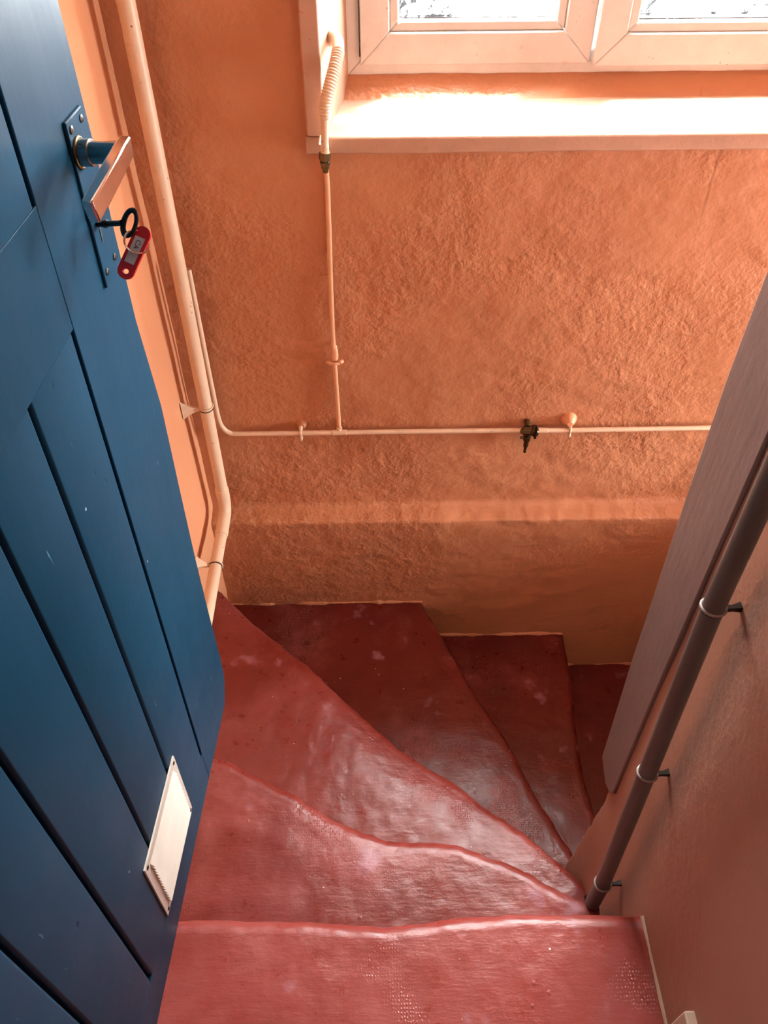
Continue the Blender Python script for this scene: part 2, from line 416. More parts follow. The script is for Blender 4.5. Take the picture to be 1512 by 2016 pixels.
# right wall: a thin partition ending at the post, returning along the lower flight
mb = MB()
def end_y(z):
    return 0.712 + (0.0 if z > -0.1 else (-(z + 0.1)) * 0.09) + 0.004 * fb(0, z, 3, 3, 20)
rows = []
for z in frange(-1.95, -0.6, 0.1) + frange(-0.58, 0.05, 0.01) + frange(0.1, 2.35, 0.05):
    ye = end_y(z) if z < 0.0 else 0.700
    r = [(XR + 0.0025 * fb(3, y, z, 2, 3), y, z) for y in frange(-1.6, 0.4, 0.1) + frange(0.43, ye - 0.006, 0.02)]
    r += [(XR + 0.001, ye - 0.003, z), (XR + 0.004, ye, z), (XR + 0.03, ye + 0.004, z), (XR + 0.105, ye + 0.004, z)]
    rows.append(r)
m_ = min(len(r) for r in rows)
rows = [resample(r[:-4], 40) + [Vector(q) for q in r[-4:]] for r in rows]
mb.grid(rows)
tag(mb.build('wall_right', PLASTER_RIGHT_SHADED, smooth=60, recalc=False), 'inner wall on the right, painted browner for its shade, carrying the grey pipe', kind='structure')
mb = MB(); mb.box(XR + 0.1, XE, 0.60, 0.70, -1.95, 2.35); mb.box(XR + 0.03, XR + 0.12, -1.6, 0.68, -1.95, 2.35)
tag(mb.build('wall_inner', PLASTER_RIGHT_SHADED), kind='structure')
W2 = (1.00, 1.53, 0.03, 0.64)      # second window, down the lower flight: y0, y1, z0, z1
mb = MB(); mb.box(XE, XE + 0.1, 0.55, W2[0], -1.95, 2.35); mb.box(XE, XE + 0.1, W2[1], 1.98, -1.95, 2.35)
mb.box(XE, XE + 0.1, W2[0], W2[1], -1.95, W2[2]); mb.box(XE, XE + 0.1, W2[0], W2[1], W2[3], 2.35)
tag(mb.build('wall_far', PLASTER_RIGHT_SHADED), kind='structure')
mb = MB(); mb.box(XL - 0.2, XR + 0.15, -1.7, -1.6, -2.0, 2.4)
tag(mb.build('wall_rear', CEIL), kind='structure')
mb = MB(); mb.box(XL - 0.25, XE + 0.1, -1.7, 2.0, 2.35, 2.45)
tag(mb.build('ceiling', CEIL), kind='structure')
mb = MB(); mb.box(1.25, XE + 0.1, 0.65, 1.70, -1.95, -0.02)  # unseen block added to keep the side window's light off the lower treads
tag(mb.build('alcove_light_block', RED), kind='structure')
mb = MB(); mb.box(XL - 0.1, XE + 0.1, -1.7, 1.75, -2.05, -1.93)
tag(mb.build('floor_lower', RED), kind='structure')

# ------------------------------------------------------------------ treads
NOSE = [(-0.026, 0.0), (-0.017, -0.0012), (-0.010, -0.004), (-0.004, -0.009), (0.0, -0.017), (-0.001, -0.026),
        (-0.008, -0.034), (-0.018, -0.038), (-0.021, -0.06)]
def tread_mesh(nose, back, z, n=150, rows_n=46, seed=0, wear=0.006, rag=1.0, wcen=0.6, deep=None):
    N = resample([(p[0], p[1], 0) for p in nose], n); B = resample([(p[0], p[1], 0) for p in back], n)
    for _ in range(3):
        N = [N[0]] + [(N[i-1] + N[i]*2 + N[i+1]) / 4 for i in range(1, n-1)] + [N[-1]]
    nr = []
    for i in range(n):
        T = (N[min(i+1, n-1)] - N[max(i-1, 0)]).normalized(); q = Vector((-T.y, T.x, 0))   # outward, to the downhill side
        nr.append(q)
    rows = []
    U = [i / (n-1) for i in range(n)]
    jit = [rag * (0.0042 * fb(p.x, p.y, seed, 3, 9) + 0.0018 * fb(p.x, p.y, seed + 4, 3, 34)) for p in N]
    S = [N[i] + nr[i] * (NOSE[0][0] + jit[i]) for i in range(n)]
    def top(p, d, u):
        k = math.exp(-((u - wcen) / 0.25) ** 2)
        h = -wear * (0.4 + k) * math.exp(-d / 0.06) * min(1.0, (1.02 - u) / 0.25) + 0.0025 * fb(p.x, p.y, seed + 9, 3, 5) + 0.0009 * fb(p.x, p.y, seed, 3, 24)
        return h
    for k in range(rows_n):
        t = 1 - k / (rows_n - 1); t = t ** 1.6
        row = []
        for i in range(n):
            p = S[i].lerp(B[i], t); d = (p - S[i]).length
            row.append((p.x, p.y, z + top(p, d, U[i])))
        rows.append(row)
    for o, dz in NOSE[1:]:
        row = []
        for i in range(n):
            p = N[i] + nr[i] * (o + jit[i]); lump = 0.0012 * fb(p.x * 1.0, p.y, seed + 20 + dz * 30, 3, 22)
            row.append((p.x, p.y, z + top(p, 0, U[i]) + dz + lump))
        rows.append(row)
    zb = (z - RISE - 0.03) if deep is None else deep
    rows.append([(N[i].x + nr[i].x * -0.022, N[i].y + nr[i].y * -0.022, zb) for i in range(n)])
    m = MB(); m.grid(rows); return m

LL = XL - 0.03
N0 = [(LL, .474), (-.36, .474), (-.15, .471), (-.08, .464), (.0, .457), (.06, .461), (.12, .470), (.22, .474), (.33, .474), (XR + .02, .466)]
N1 = [(LL, .905), (-.38, .880), (-.335, .866), (-.289, .836), (-.250, .822), (-.218, .803), (-.149, .752), (-.06, .712), (.004, .689), (.10, .679), (.174, .665), (.255, .633), (.332, .586), (.397, .551), (.428, .545)]
N2 = [(LL, 1.520), (-.482, 1.512), (-.335, 1.360), (-.213, 1.255), (-.098, 1.133), (-.017, 1.049), (.06, .984), (.134, .932), (.182, .894), (.251, .835), (.339, .766), (.401, .706), (.462, .640)]
N3 = [(.136, 1.625), (.140, 1.588), (.190, 1.468), (.230, 1.373), (.294, 1.231), (.354, 1.116), (.394, .995), (.430, .909), (.470, .820), (.505, .745), (.52, .69)]
N4 = [(.630, 1.625), (.623, 1.594), (.622, 1.413), (.603, 1.249), (.600, 1.082), (.610, .945), (.62, .69)]
N5 = [(.95, 1.625), (.94, 1.3), (.94, .69)]
N6 = [(1.20, 1.625), (1.20, .69)]; N7 = [(1.45, 1.625), (1.45, .69)]; N8 = [(1.70, 1.625), (1.70, .69)]; N9 = [(1.95, 1.625), (1.95, .69)]
fl = tread_mesh(N0, [(LL, -1.6), (XR + .02, -1.6)], 0.0, n=200, rows_n=120, seed=1, wear=0.002, rag=0.6).build('floor', RED_WORN_LIT, smooth=60, recalc=False)
tag(fl, 'red painted landing floor at the head of the stairs', kind='structure')
stair = tag(empty('winding_staircase', (0, 0.9, -0.6)), 'glossy red painted winder steps turning right, worn along their edges', 'stairs')
def stair_tread(nose, back, k, **kw):
    m = tread_mesh(nose, back, -RISE * k, seed=k * 3 + 2, **kw)
    m.v = [(a, b - 0.9, c + 0.6) for a, b, c in m.v]
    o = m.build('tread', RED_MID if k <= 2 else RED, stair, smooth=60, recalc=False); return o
sh = lambda P, dx, dy: [(x + dx, y + dy) for x, y in P]
stair_tread(N1, [(LL, .44), (.425, .44)], 1, wear=0.004, rag=1.6, wcen=0.55, rows_n=50)
stair_tread(N2, sh(N1, 0, -.05)[:-1] + [(.47, .45)], 2, wear=0.008, rag=1.1, wcen=0.62, rows_n=60, n=190)
stair_tread(N3, [(LL, 1.62)] + sh(N2, -.03, -.045)[1:-1] + [(.50, .60)], 3, wear=0.006, rag=0.9, rows_n=60, n=190)
stair_tread(N4, sh(N3, -.05, -.01), 4, wear=0.003, rag=0.6)
stair_tread(N5, sh(N4, -.05, 0), 5, wear=0.002)
for k, (a, b) in enumerate(((N6, N5),)):
    stair_tread(a, sh(b, -.05, 0), 6 + k, n=30, rows_n=10)
# black block painting in the shade of the cavity where the pipe drops
mb = MB(); mb.box(.40, .47, .44, .66, -0.62, -0.40)
mb.v = [(a, b - 0.9, c + 0.6) for a, b, c in mb.v]
mb.build('pipe_hole_shade', HOLE, stair)

# ------------------------------------------------------------------ window, sill and lining
mb = MB(); rows = []
for x in frange(-0.137, 1.13, 0.012):
    wv = 0.0012 * fb(x, 1, 1, 3, 6)
    rows.append([(x, 1.668, 0.846 + wv), (x, 1.648, 0.846 + wv), (x, 1.644, 0.849 + wv), (x, 1.643, 0.874), (x, 1.646, 0.8785), (x, 1.652, 0.880), (x, 1.75, 0.881), (x, 1.90, 0.882)])
mb.grid(rows); mb.add(rows[0], [tuple(range(8))])
tag(mb.build('trim_1', TRIM, smooth=50), 'deep painted window sill board', kind='structure')
mb = MB(); rows = []
for x in frange(-0.10, 1.12, 0.012):
    a = 0.004 * fb(x, 7, 1, 3, 6); b = 0.002 * fb(x, 9, 1, 3, 14)
    rows.append([(x, 1.845 + a, 0.8815), (x, 1.853 + a, 0.885 + b), (x, 1.866 + a, 0.897 + b), (x, 1.880, 0.911 + b), (x, 1.888, 0.917 + b), (x, 1.905, 0.919)])
mb.grid(rows)
tag(mb.build('trim_2', PLASTER, smooth=60, recalc=False), 'uneven plaster fillet between sill and window frame', kind='structure')
mb = MB(); mb.box(-0.134, -0.099, 1.645, 1.672, 0.881, 2.0); mb.box(1.10, 1.135, 1.645, 1.672, 0.881, 2.0); mb.box(-0.134, 1.135, 1.645, 1.672, 1.95, 1.99)
tag(mb.build('trim_3', TRIM, bevel=0.003), 'flat painted lining board round the window opening', kind='structure')

win = tag(empty('window_1', (0.5, 1.89, 0.92)), 'white plastic double window with patterned glass', kind='structure')
WO = Vector((0.5, 1.89, 0.92))
def wpart(name, mat, boxes, parent=win, bevel=0.0025, **kw):
    m = MB()
    for b in boxes: m.box(*b)
    m.v = [(a - WO.x, b - WO.y, c - WO.z) for a, b, c in m.v]
    return m.build(name, mat, parent, bevel=bevel, **kw)
def frame_boxes(x0, x1, z0, z1, wd, y0, y1):
    return [(x0, x0 + wd, y0, y1, z0, z1), (x1 - wd, x1, y0, y1, z0, z1), (x0 + wd, x1 - wd, y0, y1, z0, z0 + wd), (x0 + wd, x1 - wd, y0, y1, z1 - wd, z1)]
def mitre_frame(x0, x1, z0, z1, wd, y0, y1):
    m = MB()
    o = [(x0, z0), (x1, z0), (x1, z1), (x0, z1)]; i = [(x0+wd, z0+wd), (x1-wd, z0+wd), (x1-wd, z1-wd), (x0+wd, z1-wd)]
    g = 0.0004
    for k in range(4):
        a, b = o[k], o[(k+1) % 4]; c, d = i[(k+1) % 4], i[k]
        cx = (a[0]+b[0]+c[0]+d[0])/4; cz = (a[1]+b[1]+c[1]+d[1])/4
        q = [(p[0] + (g if p[0] < cx else -g), p[1] + (g if p[1] < cz else -g)) for p in (a, b, c, d)]
        m.prism(q, 'y', y0, y1)
    m.v = [(a - WO.x, b - WO.y, c - WO.z) for a, b, c in m.v]
    return m
mitre_frame(-0.058, 1.10, 0.914, 1.955, 0.030, 1.893, 1.955).build('outer_frame', UPVC, win, bevel=0.002)
wpart('black_seal', SEAL, [(-0.0305, -0.0275, 1.8835, 1.8935, 0.955, 1.95), (1.0702, 1.0715, 1.872, 1.8935, 0.936, 1.95)], bevel=0)
for (x0, x1, yf) in ((-0.0287, 0.4640, 1.884), (0.4660, 1.070, 1.862)):
    sash = mitre_frame(x0, x1, 0.937, 1.925, 0.063, yf, 1.935).build('sash', UPVC, win, bevel=0.003)
    mitre_frame(x0 + 0.0625, x1 - 0.0625, 0.9995, 1.8625, 0.021, yf + 0.006, 1.925).build('glazing_bead', UPVC, sash, bevel=0.004)
    mitre_frame(x0 + 0.084, x1 - 0.084, 1.021, 1.841, 0.0018, yf + 0.02, 1.92).build('gasket', SEAL, sash)
    m = MB(); m.box(x0 + 0.080, x1 - 0.080, 1.908, 1.914, 1.017, 1.845)
    m.v = [(a - WO.x, b - WO.y, c - WO.z) for a, b, c in m.v]; m.build('pane', GLASS, sash, smooth=0)

win2 = tag(empty('window_2', (XE + 0.05, 1.265, W2[2])), 'narrow window lighting the lower flight from the right', kind='structure')
m = MB()
for (a, b, c, d) in ((W2[0], W2[0] + .03, W2[2], W2[3]), (W2[1] - .03, W2[1], W2[2], W2[3]), (W2[0] + .03, W2[1] - .03, W2[2], W2[2] + .03), (W2[0] + .03, W2[1] - .03, W2[3] - .03, W2[3])):
    m.box(0.0, 0.04, a - 1.265, b - 1.265, c - W2[2], d - W2[2])
m.build('outer_frame', UPVC, win2, bevel=0.002)
m = MB(); m.box(0.015, 0.021, W2[0] + .028 - 1.265, W2[1] - .028 - 1.265, .028, W2[3] - .028 - W2[2]); m.build('pane', CLEAR, win2, smooth=0)

# ------------------------------------------------------------------ the blue door (local x to the hinge, y out of the face, z up)
DM = Matrix(((-0.062, 0.998, 0.024, -0.333), (-0.998, -0.062, 0.0, 0.894), (0.0, -0.024, 1.0, 0.004), (0, 0, 0, 1)))
xax = Vector((-0.062, -0.998, 0)).normalized(); zax = Vector((0.024, 0, 1)); zax = (zax - xax * zax.dot(xax)).normalized(); yax = zax.cross(xax)
DM = Matrix((( xax.x, yax.x, zax.x, -0.333), (xax.y, yax.y, zax.y, 0.894), (xax.z, yax.z, zax.z, 0.004), (0, 0, 0, 1)))
door = empty('door_1', mtx=DM); tag(door, 'old blue boarded door with lever handle, standing open on the left', kind='structure')
TH = -0.040; DW = 0.86; DH = 1.98
edge = [(1.98, 0.004), (1.30, 0.0), (1.15, -0.006), (1.06, -0.006), (0.93, -0.008), (0.86, -0.017), (0.777, -0.027), (0.60, -0.024), (0.447, -0.023), (0.30, -0.026), (0.15, -0.033), (0.078, -0.034), (0.045, -0.027), (0.02, -0.012), (0.0, 0.0)]
poly = [(0.165, 0.0), (0.165, 1.98)] + [(s_, h_) for h_, s_ in edge]
m = MB(); m.prism([(a, b) for a, b in poly], 'y', TH, 0.0); m.build('stile', BLUE, door, bevel=0.0014, segs=2)
m = MB(); m.box(0.1655, DW, TH, -0.0003, 1.030, 1.163); m.build('rail', BLUE, door, bevel=0.0003)
m = MB(); m.box(0.1655, DW, TH, -0.0004, 0.0, 0.100); m.build('rail', BLUE, door, bevel=0.0003)
m = MB(); m.box(0.1655, DW, TH, -0.0004, 1.86, 1.98); m.build('rail', BLUE, door, bevel=0.0003)
gx = [0.167, 0.2935, 0.411, 0.542, 0.658, 0.775, DW + 0.003]
for (h0, h1) in ((0.1005, 1.0295), (1.1635, 1.8595)):
    for i in range(len(gx) - 1):
        m = MB(); y1 = random.uniform(-0.0008, -0.0002)
        a, b = gx[i] + 0.0022, gx[i+1] - 0.0022
        m.prism([(a, TH + 0.012), (b, TH + 0.012), (b, y1 - 0.006), (b - 0.0006, y1 - 0.003), (b - 0.003, y1 - 0.0004), (b - 0.005, y1), (a + 0.005, y1), (a + 0.003, y1 - 0.0004), (a + 0.0006, y1 - 0.003), (a, y1 - 0.006)], 'z', h0, h1)
        m.build('plank', BLUE, door, smooth=50)
m = MB(); m.box(0.15, DW - 0.005, TH + 0.004, -0.0105, 0.05, 1.90); m.build('backing', DARK_BLUE, door)
# handle plate, lever, keyhole
PLT = (0.013, 0.063, 1.018, 1.200)
m = MB(); m.box(PLT[0], PLT[1], -0.001, 0.0035, PLT[2], PLT[3]); plate = m.build('handle_plate', BLUE, door, bevel=0.0015); plate['label'] = 'blue painted steel handle plate'
for s_, h_ in ((0.022, 1.190), (0.053, 1.190), (0.022, 1.036), (0.053, 1.034)):
    m = MB(); m.tube([(s_, 0.0025, h_), (s_, 0.0045, h_), (s_, 0.0055, h_)], [0.0042, 0.0040, 0.002], 14); m.build('screw', IRON, plate)
m = MB(); m.tube([(0.044, 0.003, 1.087), (0.044, 0.0042, 1.087)], 0.004, 14); m.box(0.0425, 0.0455, 0.003, 0.0042, 1.066, 1.087); m.build('keyhole', HOLE, plate)
m = MB()
m.tube([(0.047, 0.002, 1.165), (0.048, 0.018, 1.166)], 0.0135, 28); hb = m.build('handle_boss', NECK, door, bevel=0.001)
m = MB(); m.torus((0.047, 0.004, 1.165), (0, 1, 0), 0.0145, 0.0022); m.build('collar', BRASS, hb)
m = MB(); m.tube([(0.048, 0.015, 1.166), (0.052, 0.030, 1.168), (0.057, 0.046, 1.171), (0.059, 0.055, 1.172)], [0.0112, 0.0108, 0.0108, 0.0106], 28)
m.build('handle_neck', NECK, door)
m = MB()
g = smooth_path([(0.045, 0.0545, 1.1735), (0.062, 0.0545, 1.173), (0.085, 0.0535, 1.170), (0.115, 0.050, 1.163), (0.140, 0.046, 1.156), (0.152, 0.044, 1.152)], 4)
nG = len(g); m.rectsweep(g, (0, 1, 0), [0.0052 + 0.001 * math.sin(math.pi * i / nG) for i in range(nG)], [0.0100 + 0.0035 * (i / nG) for i in range(nG)])
lv = m.build('lever_handle', CHROME, door, bevel=0.003, segs=3, smooth=50); lv['label'] = 'polished metal lever grip'
# ventilation grille
vent = MB()
V0, V1, H0, H1 = 0.267, 0.449, 0.095, 0.290
fw = 0.017
vent.box(V0, V0 + fw, 0.0, 0.0028, H0, H1); vent.box(V1 - fw, V1, 0.0, 0.0028, H0, H1)
vent.box(V0 + fw, V1 - fw, 0.0, 0.0028, H0, H0 + fw); vent.box(V0 + fw, V1 - fw, 0.0, 0.0028, H1 - fw, H1)
vc = vent.build('vent_grille', VENT, door); vc['label'] = 'pale aluminium louvred vent grille'
nl = 13
for i in range(nl):
    h0 = H0 + fw + (H1 - H0 - 2*fw) * i / nl; h1 = H0 + fw + (H1 - H0 - 2*fw) * (i + 1) / nl
    m = MB(); m.prism([(0.0002, h0 + 0.0024), (0.0075, h0 + 0.0012), (0.0082, h0 + 0.0024), (0.0022, h1 - 0.0006), (0.0002, h1 - 0.0006)], 'x', V0 + fw, V1 - fw)
    m.build('louvre', VENT, vc)
for s_, h_ in ((V0 + .008, H0 + .009), (V0 + .008, H1 - .009), (V1 - .008, H0 + .009), (V1 - .008, H1 - .009)):
    m = MB(); m.tube([(s_, 0.0022, h_), (s_, 0.0036, h_), (s_, 0.0044, h_)], [0.0036, 0.0034, 0.0018], 12); m.build('screw', IRON, vc)
# door frame post on the hinge side
m = MB(); m.box(XL, -0.36, -0.06, 0.015, 0.0, 2.03); tag(m.build('trim_4', BLUE, bevel=0.002), kind='structure')

# ------------------------------------------------------------------ key with fob in the lock
def dw(s_, y_, h_): return DM @ Vector((s_, y_, h_))
KO = dw(0.047, 0.004, 1.088)
key = tag(empty('key', KO), 'dark iron key in the blue door lock, with a red fob on its ring', 'key')
K = lambda p: tuple(Vector(p) - KO)
bow = dw(0.073, 0.050, 1.104)
ax = (bow - KO).normalized(); upv = (Vector((0, 0, 1)) - ax * ax.z).normalized(); sd = ax.cross(upv)
m = MB()
tip = bow - ax * 0.013
m.tube([K(KO - ax * 0.002), K(KO + ax * 0.012), K(KO + ax * 0.0125), K(KO + ax * 0.016), K(KO + ax * 0.0165), K(tip - ax*0.004), K(tip + ax*0.001)],
       [0.0034, 0.0034, 0.0046, 0.0046, 0.0032, 0.0030, 0.0038], 16)
m.build('shank', IRON, key)
m = MB(); fwd = Vector((0, -0.697, 0.717))
nbow = (upv * 0.15 + sd * 0.75 - Vector((0,0,0)))
nb = Vector((0.25, -0.72, 0.62)); nb = (nb - ax * nb.dot(ax)).normalized(); vb = nb.cross(ax)
sec = 10; seg = 40; vs = []; fs = []
for i in range(seg):
    t = 2*math.pi*i/seg; d = ax * math.cos(t) * 0.0105 + vb * math.sin(t) * 0.0135; dn = d.normalized()
    wd = 0.0030 + 0.0016 * max(0, -math.cos(t))
    for j in range(sec):
        q = 2*math.pi*j/sec; vs.append(K(bow + d + dn * wd * math.cos(q) + nb * 0.0018 * math.sin(q)))
for i in range(seg):
    k2 = (i+1) % seg
    for j in range(sec): fs.append((i*sec+j, k2*sec+j, k2*sec+(j+1) % sec, i*sec+(j+1) % sec))
m.add(vs, fs); m.build('bow', IRON, key)
# ring and fob lie roughly square to the viewer's side, swung towards the hinge
rd = Vector((-0.0123, -0.010, 0)); 
e1 = Vector((1, 0, 0)); e2 = Vector((0, 0.70, 0.71)); e3 = Vector((0, -0.71, 0.70))
RC = bow + e1 * 0.0075 + e2 * -0.0215 + e3 * 0.002
m = MB(); m.torus(K(RC), (e3 + e1 * 0.55 + e2*0.1).normalized(), 0.0125, 0.0009, 44, 8); m.torus(K(RC + e3 * 0.0014), (e3 + e1 * 0.55+e2*0.1).normalized(), 0.0125, 0.0009, 44, 8)
m.build('key_ring', CHROME, key)
fd = (e1 * -0.42 + e2 * -0.90).normalized(); fsd = e3.cross(fd).normalized()
F0 = RC + e1 * 0.0055 + e2 * 0.008 - e3 * 0.003       # centre of the fob's ring end
LEN = 0.041; HW = 0.0092
def fobp(a, b, c): return K(F0 + fd * a + fsd * b + e3 * c)
out = []
for i in range(13):
    t = math.pi/2 + math.pi * i / 12; out.append((math.cos(t) * HW, math.sin(t) * HW))
for i in range(13):
    t = -math.pi/2 + math.pi * i / 12; out.append((LEN + math.cos(t) * HW, math.sin(t) * HW))
inn = []
for i in range(13):
    t = math.pi/2 + math.pi * i / 12; inn.append((LEN + 0.001 + math.cos(t) * 0.0028, math.sin(t) * 0.0035))
for i in range(13):
    t = -math.pi/2 + math.pi * i / 12; inn.append((LEN + 0.001 + math.cos(t) * 0.0028, math.sin(t) * 0.0035))
import bmesh
bm = bmesh.new()
def loop(pts, z):
    vs = [bm.verts.new(fobp(a, b, z)) for a, b in pts]; es = [bm.edges.new((vs[i], vs[(i+1) % len(vs)])) for i in range(len(vs))]; return vs, es
v1, e_1 = loop(out, 0.0); inn2 = inn[:12] + inn[13:25]; v2, e_2 = loop(inn2, 0.0)
r_ = bmesh.ops.triangle_fill(bm, use_beauty=True, edges=e_1 + e_2)
ext = bmesh.ops.extrude_face_region(bm, geom=bm.faces[:])
off = e3 * 0.0032
for v in [x for x in ext['geom'] if isinstance(x, bmesh.types.BMVert)]: v.co += off
bmesh.ops.recalc_face_normals(bm, faces=bm.faces)
me = bpy.data.meshes.new('fob'); bm.to_mesh(me); bm.free(); me.materials.append(REDP)
fob = bpy.data.objects.new('fob', me); C.objects.link(fob); fob.parent = key; fob['label'] = 'red plastic fob'
m = MB(); a0, a1, hw = 0.003, 0.033, 0.0055
m.add([fobp(a0, -hw, 0.0033), fobp(a1, -hw, 0.0033), fobp(a1, hw, 0.0033), fobp(a0, hw, 0.0033), fobp(a0, -hw, 0.0038), fobp(a1, -hw, 0.0038), fobp(a1, hw, 0.0038), fobp(a0, hw, 0.0038)],
      [(0, 3, 2, 1), (4, 5, 6, 7), (0, 1, 5, 4), (1, 2, 6, 5), (2, 3, 7, 6), (3, 0, 4, 7)])
lab = m.build('paper_label', PAPER, fob)
tx = bpy.data.curves.new('lettering', 'FONT'); tx.body = 'CA'; tx.size = 0.0075; tx.align_x = 'LEFT'; tx.align_y = 'CENTER'; tx.extrude = 0.0001
tmp = bpy.data.objects.new('lettering_curve', tx); C.objects.link(tmp); bpy.context.view_layer.update()
tme = bpy.data.meshes.new_from_object(tmp.evaluated_get(bpy.context.evaluated_depsgraph_get())); bpy.data.objects.remove(tmp)
tme.materials.clear(); tme.materials.append(INK); to = bpy.data.objects.new('lettering', tme); C.objects.link(to); to.parent = lab
# text runs along the fob away from the ring end
tX = fd; tZ = e3; tY = tZ.cross(tX).normalized()
tm = Matrix(((tX.x, tY.x, tZ.x, 0), (tX.y, tY.y, tZ.y, 0), (tX.z, tY.z, tZ.z, 0), (0, 0, 0, 1)))
tm.translation = Vector(fobp(0.0065, 0, 0.0040)); to.matrix_local = tm

# ------------------------------------------------------------------ cream waste pipe in the corner
PX = -0.434
wp = tag(empty('waste_pipe', (PX, 1.6, -0.13)), 'thick cream waste pipe in the corner beside the blue door, bending along the left wall', 'pipe')
WPO = Vector((PX, 1.6, -0.13))
def rel(m, o): m.v = [(a - o.x, b - o.y, c - o.z) for a, b, c in m.v]; return m
m = MB(); m.tube([(-0.423, 1.600, 2.35), (-0.426, 1.600, 1.1), (-0.430, 1.600, 0.63), (-0.434, 1.600, 0.25), (-0.438, 1.602, -0.075)], 0.0163, 28)
rel(m, WPO).build('upright_pipe', CREAM, wp)
bend = smooth_path([(-0.438, 1.602, -0.070), (-0.438, 1.600, -0.098), (-0.4385, 1.585, -0.122), (-0.439, 1.560, -0.128), (-0.439, 1.50, -0.130)], 8)
m = MB(); m.tube(bend, 0.0180, 28); rel(m, WPO).build('elbow', CREAM, wp)
m = MB(); m.tube([(-0.438, 1.602, -0.045), (-0.438, 1.602, -0.078)], 0.0186, 28); rel(m, WPO).build('coupling', CREAM, wp, bevel=0.001)
m = MB(); m.tube([(-0.439, 1.53, -0.1292), (-0.440, 1.40, -0.130), (-0.440, 1.18, -0.132), (-0.441, 0.3, -0.14)], 0.0160, 28); rel(m, WPO).build('side_pipe', CREAM, wp)
# brackets: ring round the pipe and a flared arm to the left wall
def bracket(ring_c, ring_ax, arm0, arm1, R=0.0185, parent=wp, o=WPO, mat=CREAM, w0=0.005, w1=0.016):
    m = MB()
    m.torus(ring_c, ring_ax, R - 0.0005, 0.0022, 32, 8)
    a = Vector(arm0); b = Vector(arm1); side = (b - a).cross(Vector((1, 0, 0)) if abs((b-a).normalized().x) < .7 else Vector((0, 0, 1))).normalized()
    n = 7; pts = [a.lerp(b, i/(n-1)) for i in range(n)]
    if abs((b-a).normalized().x) >= .7: side = Vector((0, 0, 1)) if abs(Vector(ring_ax).z) > .5 else Vector((0, 1, 0))
    m.rectsweep(pts, side, [w0 + (w1 - w0) * (i/(n-1))**2 for i in range(n)], [0.003 + 0.003 * (i/(n-1)) for i in range(n)])
    return rel(m, o).build('pipe_bracket', mat, parent, smooth=40)
bracket((-0.434, 1.600, 0.245), (0.01, 0, 1), (-0.449, 1.594, 0.242), (XL, 1.580, 0.247), w1=0.024)
m = MB(); m.torus((-0.434, 1.600, 0.237), (0.01, 0, 1), 0.0165, 0.0012); rel(m, WPO).build('joint_gap', HOLE, wp)
bracket((-0.440, 1.395, -0.130), (0, 1, 0), (-0.455, 1.390, -0.124), (XL, 1.380, -0.104), w1=0.024)
m = MB(); m.torus((-0.440, 1.392, -0.130), (0, 1, 0), 0.0160, 0.0014); rel(m, WPO).build('joint_gap', HOLE, wp)

# ------------------------------------------------------------------ thin gas pipe along the back wall
GO = Vector((0.2, 1.642, 0.118))
gp = tag(empty('gas_pipe', GO), 'thin cream pipe running level along the back wall above the ledge, with a brass tap', 'pipe')
GY = 1.642
m = MB()
gpath = [Vector((-0.4200, 1.640, 0.60))] + smooth_path([(-0.4200, 1.640, 0.55), (-0.4200, 1.640, 0.30), (-0.4185, 1.640, 0.175), (-0.411, GY, 0.138), (-0.396, GY, 0.1215), (-0.375, GY, 0.1185), (-0.30, GY, 0.1180)], 8) + \
        [Vector(p) for p in ((-0.104, GY, 0.1185), (0.10, GY, 0.119), (0.30, GY, 0.1185), (0.40, GY, 0.118))]
m.tube(gpath, 0.0066, 16); rel(m, GO).build('pipe_run', CREAM, gp)
m = MB(); m.tube([(0.40, GY, 0.118), (0.455, GY, 0.1165), (0.52, GY, 0.116), (0.9, GY, 0.118), (XE, GY, 0.118)], 0.0066, 16); rel(m, GO).build('pipe_run', CREAM, gp)
for jt in ([(-0.123, GY, 0.1185), (-0.085, GY, 0.1187)], [(0.424, GY, 0.1172), (0.452, GY, 0.1166)], [(-0.104, GY + .004, 0.1185), (-0.104, GY + .004, 0.132)]):
    m = MB(); m.tube(jt, 0.0076, 16); rel(m, GO).build('pipe_joint', CREAM, gp, bevel=0.0008)
m = MB(); m.tube(smooth_path([(-0.1045, 1.648, 0.125), (-0.1055, 1.650, 0.25), (-0.107, 1.652, 0.42), (-0.104, 1.655, 0.60), (-0.101, 1.657, 0.72), (-0.100, 1.658, 0.84)], 5), 0.0056, 14)
rel(m, GO).build('riser_pipe', PIPE_ORANGE, gp)
m = MB(); m.tube([(-0.124, 1.650, 0.340), (-0.116, 1.642, 0.340)], 0.0050, 12); m.tube([(-0.086, 1.650, 0.342), (-0.094, 1.642, 0.342)], 0.0050, 12)
m.rectsweep([(-0.124, 1.648, 0.341), (-0.1155, 1.640, 0.341), (-0.106, 1.6385, 0.341), (-0.096, 1.640, 0.341), (-0.086, 1.648, 0.341)], (0, 0, 1), [0.004]*5, [0.0015]*5)
rel(m, GO).build('pipe_clip', PIPE_ORANGE, gp, bevel=0.001)
m = MB(); m.tube([(-0.106, 1.650, 0.350), (-0.104, 1.647, 0.362), (-0.103, 1.655, 0.385)], [0.009, 0.0085, 0.004], 14); rel(m, GO).build('plaster_dab', PIPE_ORANGE, gp)
